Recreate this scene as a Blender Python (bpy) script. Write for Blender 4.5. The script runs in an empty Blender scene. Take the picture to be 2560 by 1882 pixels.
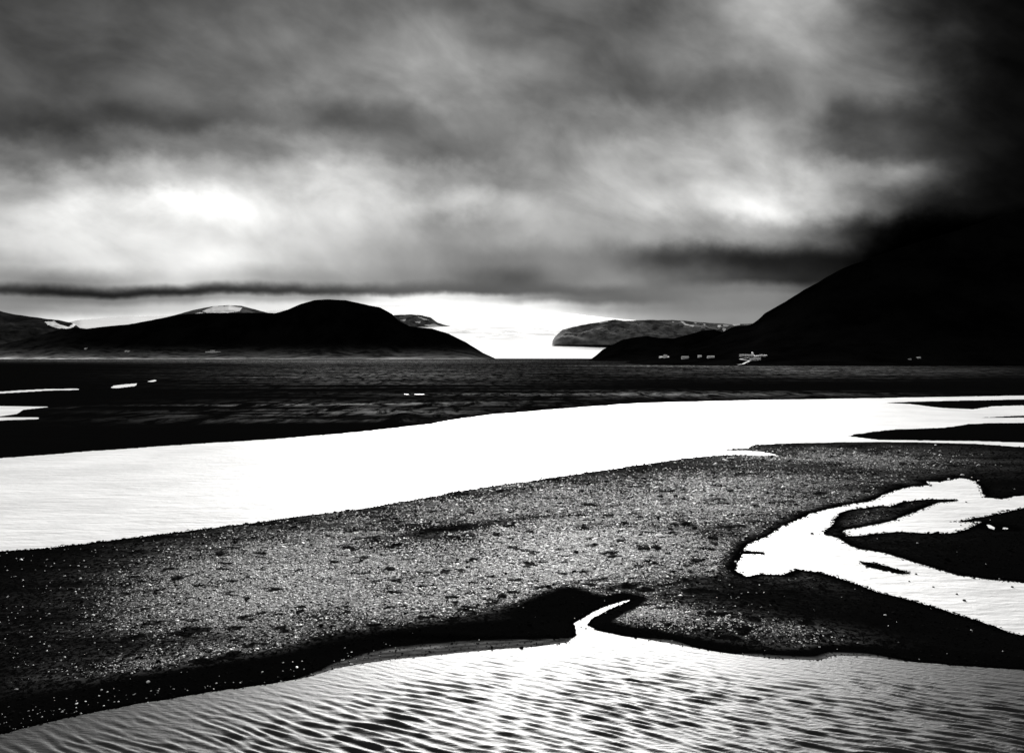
import bpy, bmesh, math, random
import numpy as np
from mathutils import Vector
from mathutils.bvhtree import BVHTree

# ------------------------------------------------------------------ camera, sky, sun, exposure
scene = bpy.context.scene
F = 1991.0          # focal length in photograph pixels (28 mm on a 36 mm wide sensor)
HOR = 886.0         # image row of the horizon
H = 22.0            # eye height above the river
cam_data = bpy.data.cameras.new('camera')
cam_data.sensor_width = 36.0
cam_data.lens = 28.0
cam_data.shift_y = -(941.0 - HOR) / 2560.0
cam_data.clip_start = 0.5
cam_data.clip_end = 60000.0
cam = bpy.data.objects.new('camera', cam_data)
scene.collection.objects.link(cam)
cam.location = (0, 0, H)
cam.rotation_euler = (math.radians(90), 0, 0)
scene.camera = cam

SUN_AZ, SUN_EL = 3.0, 18.0
sun_data = bpy.data.lights.new('sun', 'SUN')
sun_data.energy = 1.5
sun_data.angle = math.radians(30)
sun_data.color = (1, 0.99, 0.975)
sun = bpy.data.objects.new('sun', sun_data)
scene.collection.objects.link(sun)
_a, _e = math.radians(SUN_AZ), math.radians(SUN_EL)
to_sun = Vector((math.sin(_a) * math.cos(_e), math.cos(_a) * math.cos(_e), math.sin(_e)))
sun.rotation_euler = to_sun.to_track_quat('Z', 'Y').to_euler()

scene.view_settings.view_transform = 'Standard'
scene.view_settings.look = 'None'
scene.view_settings.gamma = 1
scene.view_settings.use_curve_mapping = False
EXPO = 2.3
scene.view_settings.exposure = EXPO

# sky: rows of cloud brightness by elevation; each row lists (x, grey) across the view in 2247-wide pixels
SKY_ROWS = [
    (-500, [(0, .36), (700, .38), (1300, .40), (1900, .32), (2247, .2)]),
    (-90,  [(0, .27), (500, .36), (1100, .38), (1600, .5), (1850, .42), (2100, .16), (2247, .12)]),
    (0,    [(0, .24), (250, .30), (500, .37), (800, .42), (1000, .36), (1150, .40), (1350, .32), (1500, .45), (1650, .62), (1790, .66), (1880, .36), (2000, .2), (2150, .1), (2247, .06)]),
    (100,  [(0, .24), (400, .40), (800, .50), (1000, .50), (1150, .40), (1330, .30), (1450, .40), (1600, .50), (1750, .56), (1880, .46), (2000, .28), (2130, .11), (2247, .06)]),
    (190,  [(0, .24), (250, .36), (450, .36), (700, .49), (1000, .55), (1180, .42), (1330, .31), (1500, .36), (1650, .42), (1800, .52), (1950, .42), (2060, .25), (2150, .1), (2247, .06)]),
    (265,  [(0, .25), (200, .24), (400, .27), (600, .37), (800, .35), (1000, .45), (1150, .42), (1350, .44), (1550, .56), (1700, .62), (1800, .5), (1870, .3), (2000, .2), (2130, .1), (2247, .06)]),
    (330,  [(0, .52), (160, .34), (350, .44), (600, .55), (800, .50), (960, .33), (1100, .40), (1300, .56), (1500, .68), (1700, .70), (1800, .52), (1900, .3), (2050, .17), (2247, .06)]),
    (395,  [(0, .66), (250, .68), (420, .78), (600, .70), (800, .70), (950, .60), (1100, .46), (1250, .56), (1450, .68), (1600, .76), (1800, .70), (1920, .55), (2020, .3), (2120, .1), (2247, .05)]),
    (455,  [(0, .78), (200, .86), (330, 1.04), (420, 1.0), (600, .80), (800, .76), (950, .78), (1120, .62), (1250, .58), (1400, .66), (1600, .86), (1700, .84), (1850, .60), (1950, .32), (2050, .1), (2247, .04)]),
    (515,  [(0, .80), (250, .90), (450, .86), (600, .76), (800, .70), (900, .62), (1000, .50), (1120, .60), (1300, .58), (1450, .60), (1600, .58), (1750, .45), (1850, .25), (1950, .05), (2030, .005), (2247, .0)]),
    (570,  [(0, .62), (150, .82), (400, .95), (600, .80), (800, .62), (950, .50), (1080, .40), (1200, .46), (1350, .44), (1480, .24), (1600, .13), (1750, .12), (1880, .05), (1970, .005), (2247, .0)]),
    (612,  [(0, .62), (80, .45), (200, .55), (350, .85), (450, .80), (600, .60), (800, .56), (950, .50), (1100, .24), (1200, .38), (1320, .52), (1450, .42), (1600, .22), (1700, .18), (1850, .08), (1950, .0), (2247, .0)]),
    (637,  [(0, .16), (150, .13), (350, .16), (550, .2), (700, .24), (850, .32), (1000, .33), (1150, .32), (1300, .34), (1450, .44), (1600, .42), (1720, .40), (1850, .2), (2000, .04), (2247, .02)]),
    (652,  [(0, .50), (200, .46), (400, .55), (560, .6), (640, .66), (760, .5), (820, .8), (950, .9), (1050, .75), (1150, .5), (1300, .32), (1450, .42), (1600, .47), (1750, .44), (1850, .3), (2000, .05), (2247, .02)]),
    (672,  [(0, .52), (150, .6), (300, .72), (450, .80), (600, .86), (800, .93), (1000, .97), (1120, .93), (1220, .74), (1330, .50), (1500, .46), (1700, .48), (1850, .3), (2000, .06), (2247, .02)]),
    (700,  [(0, .62), (150, .9), (300, 1.0), (700, .9), (1000, 1.0), (1180, 1.0), (1280, .85), (1380, .58), (1600, .49), (1750, .5), (1850, .3), (2000, .06), (2247, .03)]),
]
K = 2560 / 2247.0
world = bpy.data.worlds.new('World')
scene.world = world
world.use_nodes = True
wt = world.node_tree
wt.nodes.clear()
def W(kind, **kw):
    n = wt.nodes.new(kind)
    for k, v in kw.items(): setattr(n, k, v)
    return n
def wl(a, b): wt.links.new(a, b)
def wm(op, a, b=None, c=None, clamp=False):
    n = W('ShaderNodeMath', operation=op); n.use_clamp = clamp
    for i, v in enumerate((a, b, c)):
        if v is None: continue
        if isinstance(v, (int, float)): n.inputs[i].default_value = v
        else: wl(v, n.inputs[i])
    return n.outputs[0]
tc = W('ShaderNodeTexCoord')
sx = W('ShaderNodeSeparateXYZ'); wl(tc.outputs['Generated'], sx.inputs[0])
dx, dy, dz = sx.outputs
az = wm('ARCTAN2', dx, dy)                                     # azimuth from north (+Y)
rr = wm('SQRT', wm('ADD', wm('MULTIPLY', dx, dx), wm('MULTIPLY', dy, dy)))
caz = wm('MAXIMUM', wm('COSINE', az), 0.72)
v0 = wm('DIVIDE', dz, wm('MULTIPLY', wm('MAXIMUM', rr, 0.05), caz))   # height above the horizon / distance
cv = W('ShaderNodeCombineXYZ'); wl(az, cv.inputs[0]); wl(v0, cv.inputs[1])
def noise(vec, scale, detail, rough, stretch=(1, 1, 1), rot=0.0, dist=0.0):
    m0 = W('ShaderNodeMapping'); wl(vec, m0.inputs[0]); m0.inputs['Rotation'].default_value = (0, 0, rot)
    mp = W('ShaderNodeMapping'); wl(m0.outputs[0], mp.inputs[0])
    mp.inputs['Scale'].default_value = stretch
    n = W('ShaderNodeTexNoise'); n.inputs['Scale'].default_value = scale
    n.inputs['Detail'].default_value = detail; n.inputs['Roughness'].default_value = rough
    n.inputs['Distortion'].default_value = dist
    wl(mp.outputs[0], n.inputs['Vector'])
    return n
# fade the cloud detail sideways towards the horizon so that bands stay level there
lowf = W('ShaderNodeMapRange'); lowf.interpolation_type = 'SMOOTHSTEP'
lowf.inputs['From Min'].default_value = 0.07; lowf.inputs['From Max'].default_value = 0.22
lowf.inputs['To Min'].default_value = 0.3; lowf.inputs['To Max'].default_value = 1.0
wl(v0, lowf.inputs['Value'])
nz1 = noise(cv.outputs[0], 6.0, 5, .55)
sc1 = W('ShaderNodeSeparateXYZ'); wl(nz1.outputs['Color'], sc1.inputs[0])
warp_u = wm('MULTIPLY', wm('SUBTRACT', sc1.outputs[0], .5), 0.16)
warp_v = wm('MULTIPLY', wm('MULTIPLY', wm('SUBTRACT', sc1.outputs[1], .5), 0.085), lowf.outputs[0])
nz1b = noise(cv.outputs[0], 22.0, 4, .6)
warp_v = wm('ADD', warp_v, wm('MULTIPLY', wm('MULTIPLY', wm('SUBTRACT', nz1b.outputs['Fac'], .5), 0.03), lowf.outputs[0]))
uu = wm('ADD', az, warp_u)
vv = wm('ADD', v0, warp_v)
U0, U1 = -1.9, 1.9
ufac = wm('DIVIDE', wm('SUBTRACT', uu, U0), U1 - U0, clamp=True)
def ramp(stops):
    n = W('ShaderNodeValToRGB'); cr = n.color_ramp; cr.interpolation = 'B_SPLINE'
    pts = [(-1.9, .6), (-1.3, .56), (-.9, .48)]  # ends of the ramp: unseen sky behind camera, brightened as fill for backlit walls
    pts += [(math.atan((x * K - 1280) / F), g) for x, g in stops]
    last = stops[-1][1]
    pts += [(.68, last), (.8, last * .6 + .06), (1.1, .3), (1.5, .5), (1.9, .6)]
    pts = [((a - U0) / (U1 - U0), g) for a, g in pts]
    while len(cr.elements) > 1: cr.elements.remove(cr.elements[-1])
    cr.elements[0].position = pts[0][0]; g = pts[0][1]; cr.elements[0].color = (g, g, g, 1)
    for p, g in pts[1:]:
        e = cr.elements.new(p); e.color = (g, g, g, 1)
    wl(ufac, n.inputs[0])
    return n.outputs['Color']
acc = None; vprev = None
for y, stops in SKY_ROWS:
    v = (HOR - y * K) / F
    col = ramp(stops)
    if acc is None:
        acc = col
    else:
        mr = W('ShaderNodeMapRange'); mr.interpolation_type = 'SMOOTHSTEP'
        mr.inputs['From Min'].default_value = vprev; mr.inputs['From Max'].default_value = v
        wl(vv, mr.inputs['Value'])
        mx = W('ShaderNodeMix', data_type='RGBA'); wl(mr.outputs[0], mx.inputs['Factor'])
        wl(acc, mx.inputs[6]); wl(col, mx.inputs[7]); acc = mx.outputs[2]
    vprev = v
bwv = W('ShaderNodeRGBToBW'); wl(acc, bwv.inputs[0])
# cloud texture: streaks that sink to the right, and softer wisps
st1 = noise(cv.outputs[0], 6.5, 7, .5, (1.0, 1.75, 1), math.radians(25), .4)
st2 = noise(cv.outputs[0], 17.0, 5, .5, (1.0, 1.35, 1), math.radians(18), .3)
n1 = wm('MULTIPLY', wm('SUBTRACT', st1.outputs['Fac'], .5), 0.70)
n2 = wm('MULTIPLY', wm('SUBTRACT', st2.outputs['Fac'], .5), 0.22)
nn = wm('MULTIPLY', wm('ADD', n1, n2), lowf.outputs[0])
# contrast of the texture follows how bright the cloud is (thick dark cloud shows little)
amp = wm('ADD', wm('MULTIPLY', bwv.outputs[0], 1.1), .12)
g = wm('ADD', bwv.outputs[0], wm('MULTIPLY', nn, amp))
g = wm('MAXIMUM', g, 0.0)
lum = wm('POWER', g, 2.2)
skyt = W('ShaderNodeTexSky', sky_type='NISHITA')
skyt.sun_disc = False
skyt.sun_elevation = math.radians(SUN_EL)
skyt.sun_rotation = math.radians(SUN_AZ)
skb = W('ShaderNodeRGBToBW'); wl(skyt.outputs[0], skb.inputs[0])
thin = wm('MULTIPLY', wm('MULTIPLY', skb.outputs[0], 0.002), wm('MULTIPLY', g, g))   # a little clear sky light through thin cloud
STR = 0.1
tot = wm('ADD', wm('MULTIPLY', lum, 1.0 / STR / (2 ** EXPO)), wm('MULTIPLY', thin, 1 / STR))
cc = W('ShaderNodeCombineColor')
wl(tot, cc.inputs[0]); wl(tot, cc.inputs[1]); wl(wm('MULTIPLY', tot, .985), cc.inputs[2])
bg = W('ShaderNodeBackground'); bg.inputs['Strength'].default_value = STR
wl(cc.outputs[0], bg.inputs[0])
wo = W('ShaderNodeOutputWorld'); wl(bg.outputs[0], wo.inputs[0])
world.cycles.sampling_method = 'MANUAL'
world.cycles.sample_map_resolution = 1024

# ------------------------------------------------------------------ helpers
def ground(px, py, z=0.0):
    """where the sight line through a point of the photograph meets height z"""
    d = (H - z) * F / (py - HOR)
    return ((px - 1280.0) / F * d, d, z)

def vhash(ix, iy, seed):
    n = (ix.astype(np.int64) * 374761393 + iy.astype(np.int64) * 668265263 + seed * 982451653) & 0xFFFFFFFF
    n = ((n ^ (n >> 13)) * 1274126177) & 0xFFFFFFFF
    n = n ^ (n >> 16)
    return (n & 0xFFFFFF) / float(0xFFFFFF)
def vnoise(x, y, seed=0):
    x0 = np.floor(x); y0 = np.floor(y); fx = x - x0; fy = y - y0
    fx = fx * fx * fx * (fx * (fx * 6 - 15) + 10); fy = fy * fy * fy * (fy * (fy * 6 - 15) + 10)
    a = vhash(x0, y0, seed); b = vhash(x0 + 1, y0, seed); c = vhash(x0, y0 + 1, seed); d = vhash(x0 + 1, y0 + 1, seed)
    return (a + (b - a) * fx) * (1 - fy) + (c + (d - c) * fx) * fy
def fbm(x, y, seed=0, octs=4, gain=.5):
    t = 0; a = 1; s = 0
    for i in range(octs):
        t = t + a * (vnoise(x * 2 ** i + 17.3 * i, y * 2 ** i - 9.1 * i, seed + i) - .5); s += a; a *= gain
    return t / s * 2        # about -1..1
def sstep(a, b, x):
    t = np.clip((x - a) / (b - a), 0, 1); return t * t * (3 - 2 * t)

def link(o, parent=None):
    scene.collection.objects.link(o)
    if parent: o.parent = parent
    return o
def tag(o, label=None, cat=None, group=None, kind=None):
    if label: o['label'] = label
    if cat: o['category'] = cat
    if group: o['group'] = group
    if kind: o['kind'] = kind
    return o
def grid_mesh(name, X, Y, Z, mat, attrs=None, smooth=True):
    r, c = X.shape
    me = bpy.data.meshes.new(name)
    co = np.stack([X, Y, Z], -1).reshape(-1, 3).astype(np.float32)
    i = np.arange(r * c).reshape(r, c)
    q = np.stack([i[:-1, :-1], i[:-1, 1:], i[1:, 1:], i[1:, :-1]], -1).reshape(-1, 4).astype(np.int32)
    me.vertices.add(len(co)); me.vertices.foreach_set('co', co.ravel())
    me.loops.add(q.size); me.loops.foreach_set('vertex_index', q.ravel())
    me.polygons.add(len(q)); me.polygons.foreach_set('loop_start', np.arange(0, q.size, 4, dtype=np.int32))
    me.polygons.foreach_set('use_smooth', np.full(len(q), smooth))
    me.update()
    for k, a in (attrs or {}).items():
        at = me.attributes.new(k, 'FLOAT', 'POINT'); at.data.foreach_set('value', a.reshape(-1).astype(np.float32))
    me.materials.append(mat)
    me.validate()
    # faces must look up
    if len(me.polygons) and me.polygons[len(q) // 2].normal.z < 0:
        me.flip_normals()
    o = bpy.data.objects.new(name, me)
    return link(o)

# ---- materials
def new_mat(name):
    m = bpy.data.materials.new(name); m.use_nodes = True
    nt = m.node_tree; b = nt.nodes['Principled BSDF']
    return m, nt, b
def mN(nt, kind, **kw):
    n = nt.nodes.new(kind)
    for k, v in kw.items(): setattr(n, k, v)
    return n
def mM(nt, op, a, b=None, c=None, clamp=False):
    n = nt.nodes.new('ShaderNodeMath'); n.operation = op; n.use_clamp = clamp
    for i, v in enumerate((a, b, c)):
        if v is None: continue
        if isinstance(v, (int, float)): n.inputs[i].default_value = v
        else: nt.links.new(v, n.inputs[i])
    return n.outputs[0]
def mNoise(nt, scale, detail=4, rough=.55, stretch=(1, 1, 1), dist=0):
    t = mN(nt, 'ShaderNodeTexCoord'); mp = mN(nt, 'ShaderNodeMapping'); mp.inputs['Scale'].default_value = stretch
    nt.links.new(t.outputs['Object'], mp.inputs[0])
    n = mN(nt, 'ShaderNodeTexNoise'); n.inputs['Scale'].default_value = scale; n.inputs['Detail'].default_value = detail
    n.inputs['Roughness'].default_value = rough; n.inputs['Distortion'].default_value = dist
    nt.links.new(mp.outputs[0], n.inputs['Vector']); return n.outputs['Fac']
def mSS(nt, v, a, b, lo=0.0, hi=1.0):
    n = mN(nt, 'ShaderNodeMapRange', interpolation_type='SMOOTHSTEP')
    n.inputs['From Min'].default_value = a; n.inputs['From Max'].default_value = b
    n.inputs['To Min'].default_value = lo; n.inputs['To Max'].default_value = hi
    nt.links.new(v, n.inputs['Value']); return n.outputs[0]
def mGrey(nt, v, b):
    c = mN(nt, 'ShaderNodeCombineColor')
    for i in range(3): nt.links.new(v, c.inputs[i])
    nt.links.new(c.outputs[0], b.inputs['Base Color'])
def mAttr(nt, name, kind='GEOMETRY'):
    a = mN(nt, 'ShaderNodeAttribute', attribute_name=name); a.attribute_type = kind; return a.outputs['Fac']
def mBump(nt, h, b, strength, dist):
    n = mN(nt, 'ShaderNodeBump'); n.inputs['Strength'].default_value = strength; n.inputs['Distance'].default_value = dist
    nt.links.new(h, n.inputs['Height']); nt.links.new(n.outputs[0], b.inputs['Normal']); return n

def plain_mat(name, grey, rough=.8, spec=.3, var=.25, scale=1.0):
    m, nt, b = new_mat(name)
    n = mNoise(nt, scale, 4)
    mGrey(nt, mM(nt, 'MULTIPLY', mSS(nt, n, .3, .7, 1 - var, 1 + var), grey), b)
    b.inputs['Roughness'].default_value = rough; b.inputs['Specular IOR Level'].default_value = spec
    return m

# gravel flats: black sand, pale pebbles where 'pale' is high, wet gloss where 'wet' is high
def mat_flats():
    m, nt, b = new_mat('gravel_flats')
    pale = mAttr(nt, 'pale'); wet = mAttr(nt, 'wet'); far = mAttr(nt, 'far')
    peb = mSS(nt, mNoise(nt, 2.2, 5, .75), .485, .53)
    fine = mSS(nt, mNoise(nt, 7.0, 3, .6), .42, .6)
    streak = mM(nt, 'MULTIPLY', mSS(nt, mNoise(nt, .02, 6, .65, (.3, 1.8, 1)), .40, .60), mSS(nt, mNoise(nt, .055, 7, .75, (2.2, .7, 1), .8), .43, .62))
    streak = mM(nt, 'MULTIPLY', streak, 2.6)
    patch = mSS(nt, mNoise(nt, .13, 7, .72, (.5, 1.5, 1)), .36, .58, .15, 1.0)
    near = mM(nt, 'MULTIPLY', mM(nt, 'MULTIPLY', mM(nt, 'ADD', mM(nt, 'MULTIPLY', peb, .88), mM(nt, 'MULTIPLY', fine, .12)), patch), mM(nt, 'SUBTRACT', 1.0, far))
    dist_ = mM(nt, 'MULTIPLY', streak, far)
    cov = mM(nt, 'MULTIPLY', mM(nt, 'ADD', near, dist_), pale)
    gcol = mM(nt, 'ADD', mM(nt, 'MULTIPLY', cov, 1.0), .0025)
    silt = mM(nt, 'MULTIPLY', mAttr(nt, 'silt'), mSS(nt, mNoise(nt, 1.2, 5, .6, (.5, 1.6, 1)), .3, .7, .4, 1.2))
    gcol = mM(nt, 'ADD', gcol, mM(nt, 'MULTIPLY', silt, .30))
    gcol = mM(nt, 'MULTIPLY', gcol, mSS(nt, wet, 0, 1, 1.0, .4))
    mGrey(nt, gcol, b)
    b.inputs['Roughness'].default_value = .95
    b.inputs['Specular IOR Level'].default_value = 0
    mBump(nt, mNoise(nt, 4.5, 5, .7), b, .8, .08)
    return m

def mat_water(name, base, rough, bumps):
    m, nt, b = new_mat(name)
    n0 = mNoise(nt, .05, 3)
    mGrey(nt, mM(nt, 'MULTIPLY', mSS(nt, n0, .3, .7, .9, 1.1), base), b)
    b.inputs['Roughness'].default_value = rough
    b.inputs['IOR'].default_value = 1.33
    h = None
    for sc_, det, st, am in bumps:
        v = mM(nt, 'MULTIPLY', mNoise(nt, sc_, det, .55, st, .3), am)
        h = v if h is None else mM(nt, 'ADD', h, v)
    mBump(nt, h, b, 1.0, 1.0)
    return m

def mat_rock(name, base, hi, nscale, spec=0.0, pale_grey=.3):
    """dark mountainside; attributes: snow (patches lying on it), pale (dry grass at its foot)"""
    m, nt, b = new_mat(name)
    n = mNoise(nt, nscale, 8, .68)
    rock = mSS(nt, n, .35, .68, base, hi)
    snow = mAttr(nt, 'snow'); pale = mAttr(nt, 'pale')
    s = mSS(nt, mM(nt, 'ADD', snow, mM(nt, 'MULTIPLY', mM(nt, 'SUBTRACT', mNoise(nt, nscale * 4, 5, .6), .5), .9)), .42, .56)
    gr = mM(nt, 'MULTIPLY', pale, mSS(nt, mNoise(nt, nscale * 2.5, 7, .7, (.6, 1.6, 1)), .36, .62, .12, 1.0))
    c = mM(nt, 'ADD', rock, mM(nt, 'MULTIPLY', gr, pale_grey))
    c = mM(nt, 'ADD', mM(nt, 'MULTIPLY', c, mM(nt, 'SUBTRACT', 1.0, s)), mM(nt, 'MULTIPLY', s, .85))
    mGrey(nt, c, b)
    b.inputs['Roughness'].default_value = .95
    b.inputs['Specular IOR Level'].default_value = spec
    return m

def mat_glacier():
    m, nt, b = new_mat('glacier_ice')
    t = mAttr(nt, 'dirt')
    n = mSS(nt, mNoise(nt, .0045, 8, .7, (.8, .7, 3), .6), .44, .56)
    c = mM(nt, 'SUBTRACT', .92, mM(nt, 'MULTIPLY', mM(nt, 'MULTIPLY', n, t), .7))
    mGrey(nt, c, b)
    b.inputs['Roughness'].default_value = .75
    b.inputs['Specular IOR Level'].default_value = .02
    return m

M_FLATS = mat_flats()
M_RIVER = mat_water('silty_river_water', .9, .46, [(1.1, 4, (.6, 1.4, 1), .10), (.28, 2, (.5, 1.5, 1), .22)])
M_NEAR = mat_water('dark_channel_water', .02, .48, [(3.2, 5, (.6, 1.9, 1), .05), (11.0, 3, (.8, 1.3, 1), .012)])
M_ICE = mat_glacier()

# ------------------------------------------------------------------ water outlines (photograph pixels)
MAIN_RIVER = [(-1600, 1290), (-700, 1202), (0, 1146), (228, 1128), (456, 1112), (684, 1098), (911, 1079), (1071, 1060), (1140, 1048),
    (1231, 1036), (1367, 1025), (1481, 1016), (1595, 1008), (1700, 1005), (1860, 1001), (2029, 998), (2235, 994.5), (2400, 991.5), (2560, 989),
    (3300, 982), (3300, 990), (2560, 998), (2400, 1001), (2276, 1004), (2206, 1006.5), (2276, 1010), (2297, 1013), (2359, 1020), (2433, 1023),
    (2482, 1016), (2560, 1013.5), (3300, 1010), (3300, 1036), (2560, 1038), (2500, 1041), (2449, 1044), (2500, 1044.5), (2560, 1044),
    (3300, 1046), (3300, 1054), (2560, 1056), (2482, 1057), (2420, 1060), (2359, 1069), (2297, 1071), (2227, 1073), (2173, 1079), (2112, 1090),
    (2194, 1099), (2297, 1101), (2441, 1103), (2560, 1107), (3300, 1125), (3300, 1139), (2560, 1117), (2441, 1109), (2318, 1105.5), (2186, 1104),
    (2112, 1105), (2009, 1106), (1947, 1108), (1885, 1113), (1865, 1120), (1782, 1124), (1873, 1127), (1906, 1130), (1951, 1137), (1906, 1139),
    (1856, 1136), (1782, 1138), (1700, 1147), (1595, 1162), (1367, 1195), (1140, 1228), (911, 1270), (684, 1300), (456, 1329), (228, 1356),
    (114, 1370), (0, 1378), (-700, 1455), (-1600, 1570)]
SIDE_CHANNEL = [(1840, 1425), (1844, 1409), (1858, 1380), (1865, 1359), (1914, 1343), (1947, 1322), (1980, 1306), (2029, 1285), (2087, 1271),
    (2112, 1263), (2173, 1254), (2202, 1244), (2235, 1228), (2276, 1216), (2326, 1213), (2313, 1203), (2350, 1204), (2400, 1195), (2433, 1199),
    (2449, 1211), (2455, 1228), (2462, 1244), (2507, 1248), (2536, 1240), (2560, 1239), (2900, 1225), (3300, 1220), (3300, 1235), (2900, 1245),
    (2560, 1269), (2523, 1276), (2462, 1289), (2410, 1299), (2383, 1304), (2410, 1306), (2453, 1303), (2440, 1313), (2416, 1322), (2385, 1331), (2359, 1333),
    (2235, 1328), (2153, 1337), (2091, 1341), (2112, 1357), (2145, 1372), (2215, 1382), (2276, 1403), (2338, 1421), (2400, 1438), (2482, 1450),
    (2560, 1456), (2900, 1480), (3500, 1540), (3500, 1800), (2900, 1690), (2560, 1588), (2523, 1580), (2441, 1549), (2359, 1524), (2289, 1503),
    (2194, 1479), (2112, 1450), (2050, 1431), (1988, 1421), (1955, 1436), (1898, 1433), (1865, 1440)]
NEAR_CHANNEL = [(-2500, 2300), (-600, 1950), (20, 1831), (60, 1819), (160, 1795), (260, 1775), (340, 1760), (440, 1744), (561, 1726), (681, 1710),
    (781, 1690), (841, 1670), (900, 1660), (980, 1648), (1100, 1637), (1220, 1625), (1341, 1616), (1421, 1606), (1441, 1586), (1437, 1566),
    (1433, 1558), (1481, 1530), (1520, 1513), (1550, 1504), (1575, 1499), (1560, 1507), (1518, 1525), (1482, 1545), (1470, 1562), (1495, 1576), (1561, 1590), (1641, 1602),
    (1721, 1616), (1800, 1630), (1823, 1633), (1937, 1646), (2051, 1650), (2085, 1638), (2165, 1640), (2279, 1654), (2393, 1663), (2560, 1675), (3200, 1740), (5200, 2300),
    (5200, 7000), (-2500, 7000)]
POOLS = [
    [(-700, 990), (0, 979.5), (43, 976.5), (114, 973), (197, 971.5), (197, 974), (114, 976), (43, 980.5), (0, 983), (-700, 996)],
    [(277, 969.5), (285, 964), (313, 961), (335, 959.5), (343, 957.5), (340, 962), (336, 964.5), (308, 968), (290, 970)],
    [(365, 954.5), (378, 951.5), (389, 949), (391, 951.5), (382, 954.5)],
    [(-700, 1010), (0, 1015), (57, 1016), (128, 1016.5), (94, 1020), (57, 1024), (43, 1034), (0, 1040), (-700, 1050)],
    [(-700, 1054), (0, 1043.5), (97, 1043.5), (97, 1047), (0, 1050.5), (-700, 1062)],
    [(1009, 984.3), (1022, 985), (1021, 985.9), (1012, 985.4)], [(1030, 985), (1052, 984.8), (1066, 985), (1060, 985.6), (1040, 985.7)],
    [(2466, 1311), (2476, 1312), (2488, 1319), (2485, 1323), (2472, 1319)],
    [(2506, 1318), (2519, 1319), (2519, 1322), (2507, 1322)],
]
ISLANDS = [
    [(2070, 1336), (2078, 1322), (2091, 1312), (2089, 1297), (2105, 1290), (2102, 1283), (2120, 1276), (2173, 1268), (2210, 1265), (2235, 1267), (2262, 1256), (2300, 1250),
     (2340, 1248), (2385, 1248), (2383, 1253), (2345, 1256), (2318, 1262), (2276, 1279), (2235, 1299), (2190, 1308), (2153, 1316), (2110, 1322), (2091, 1330), (2108, 1336), (2091, 1341)],
    [(2165, 1407), (2185, 1409), (2219, 1419), (2216, 1423), (2190, 1418), (2168, 1410)],
    [(2236, 1424), (2250, 1427), (2249, 1430), (2238, 1428)],
    [(1858, 1379.3), (1900, 1379.8), (1900, 1382), (1862, 1382)],
]
def poly_ground(p): return np.array([ground(x, y)[:2] for x, y in p])
def signed(P, X, Y):
    """distance to the outline P, positive outside"""
    x = X.ravel(); y = Y.ravel(); best = np.full(x.shape, 1e18); ins = np.zeros(x.shape, bool)
    n = len(P)
    for i in range(n):
        ax, ay = P[i]; bx, by = P[(i + 1) % n]; ex, ey = bx - ax, by - ay
        L = ex * ex + ey * ey + 1e-12
        t = np.clip(((x - ax) * ex + (y - ay) * ey) / L, 0, 1)
        d = (x - ax - t * ex) ** 2 + (y - ay - t * ey) ** 2
        best = np.minimum(best, d)
        if ay != by:
            c = ((ay > y) != (by > y)) & (x < (bx - ax) * (y - ay) / (by - ay) + ax)
            ins ^= c
    s = np.sqrt(best); s[ins] *= -1
    return s.reshape(X.shape)

def land_field(X, Y):
    """height above the river and distance to the near channel for ground points"""
    PYl = HOR + H * F / Y
    jig = fbm(X * .9, Y * .9, 3, 5, .75) * .42 + fbm(X * .12, Y * .12, 8, 3) * .4
    jig = jig * np.clip(Y / 90, .8, 3)
    sm = signed(poly_ground(MAIN_RIVER), X, Y)
    ss = signed(poly_ground(SIDE_CHANNEL), X, Y)
    sn = signed(poly_ground(NEAR_CHANNEL), X, Y)
    for isl in ISLANDS:
        si = signed(poly_ground(isl), X, Y)
        ss = np.maximum(ss, -si + .5)
    sp = np.full(X.shape, 1e9)
    for p in POOLS: sp = np.minimum(sp, signed(poly_ground(p), X, Y))
    def prof(s, slope, top):
        return np.where(s > 0, top * (1 - np.exp(-s * slope / top)), s * .12)
    z = prof(sm + jig, .045, .45)
    z = np.minimum(z, prof(ss + jig * .8, .05, .5))
    pxl = 1280 + X / Y * F
    shelf = 2.1 * (sstep(700, 1000, pxl) * (1 - sstep(1400, 1450, pxl)) + .55 * sstep(1500, 1560, pxl) * (1 - sstep(1640, 1760, pxl)) + .3 * sstep(1820, 1900, pxl) * (1 - sstep(2150, 2300, pxl))) * sstep(1592, 1604, PYl)
    snj = sn + jig * .25 + jig * .3 * (shelf < .2)
    z = np.minimum(z, np.where(snj > 0, np.minimum(snj, shelf) * .03 + prof(np.maximum(snj - shelf, 0), .12, 1.0), snj * .12))
    global SILT
    SILT = np.where((snj > 0) & (shelf > .1), 1 - sstep(.75, 1.1, snj / np.maximum(shelf, .1)), 0) * (.72 + .28 * np.sin(sn * 9 + 2 * fbm(X * .2, Y * .2, 77, 2)))
    z = np.minimum(z, prof(sp + jig * .15, .03, .6))
    z = np.maximum(z, -1.0)
    rel = sstep(0, 4, np.minimum(np.minimum(sm, ss), np.minimum(sn, sp)))
    z = z + rel * (fbm(X * .13, Y * .13, 21, 4) * .10 + fbm(X * .8, Y * .8, 31, 3) * .035 * (Y < 260))
    z = z + fbm(X * .004, Y * .004, 41, 3) * .5 * sstep(350, 900, Y) * rel
    return z, sm, ss, sn, sp

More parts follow.
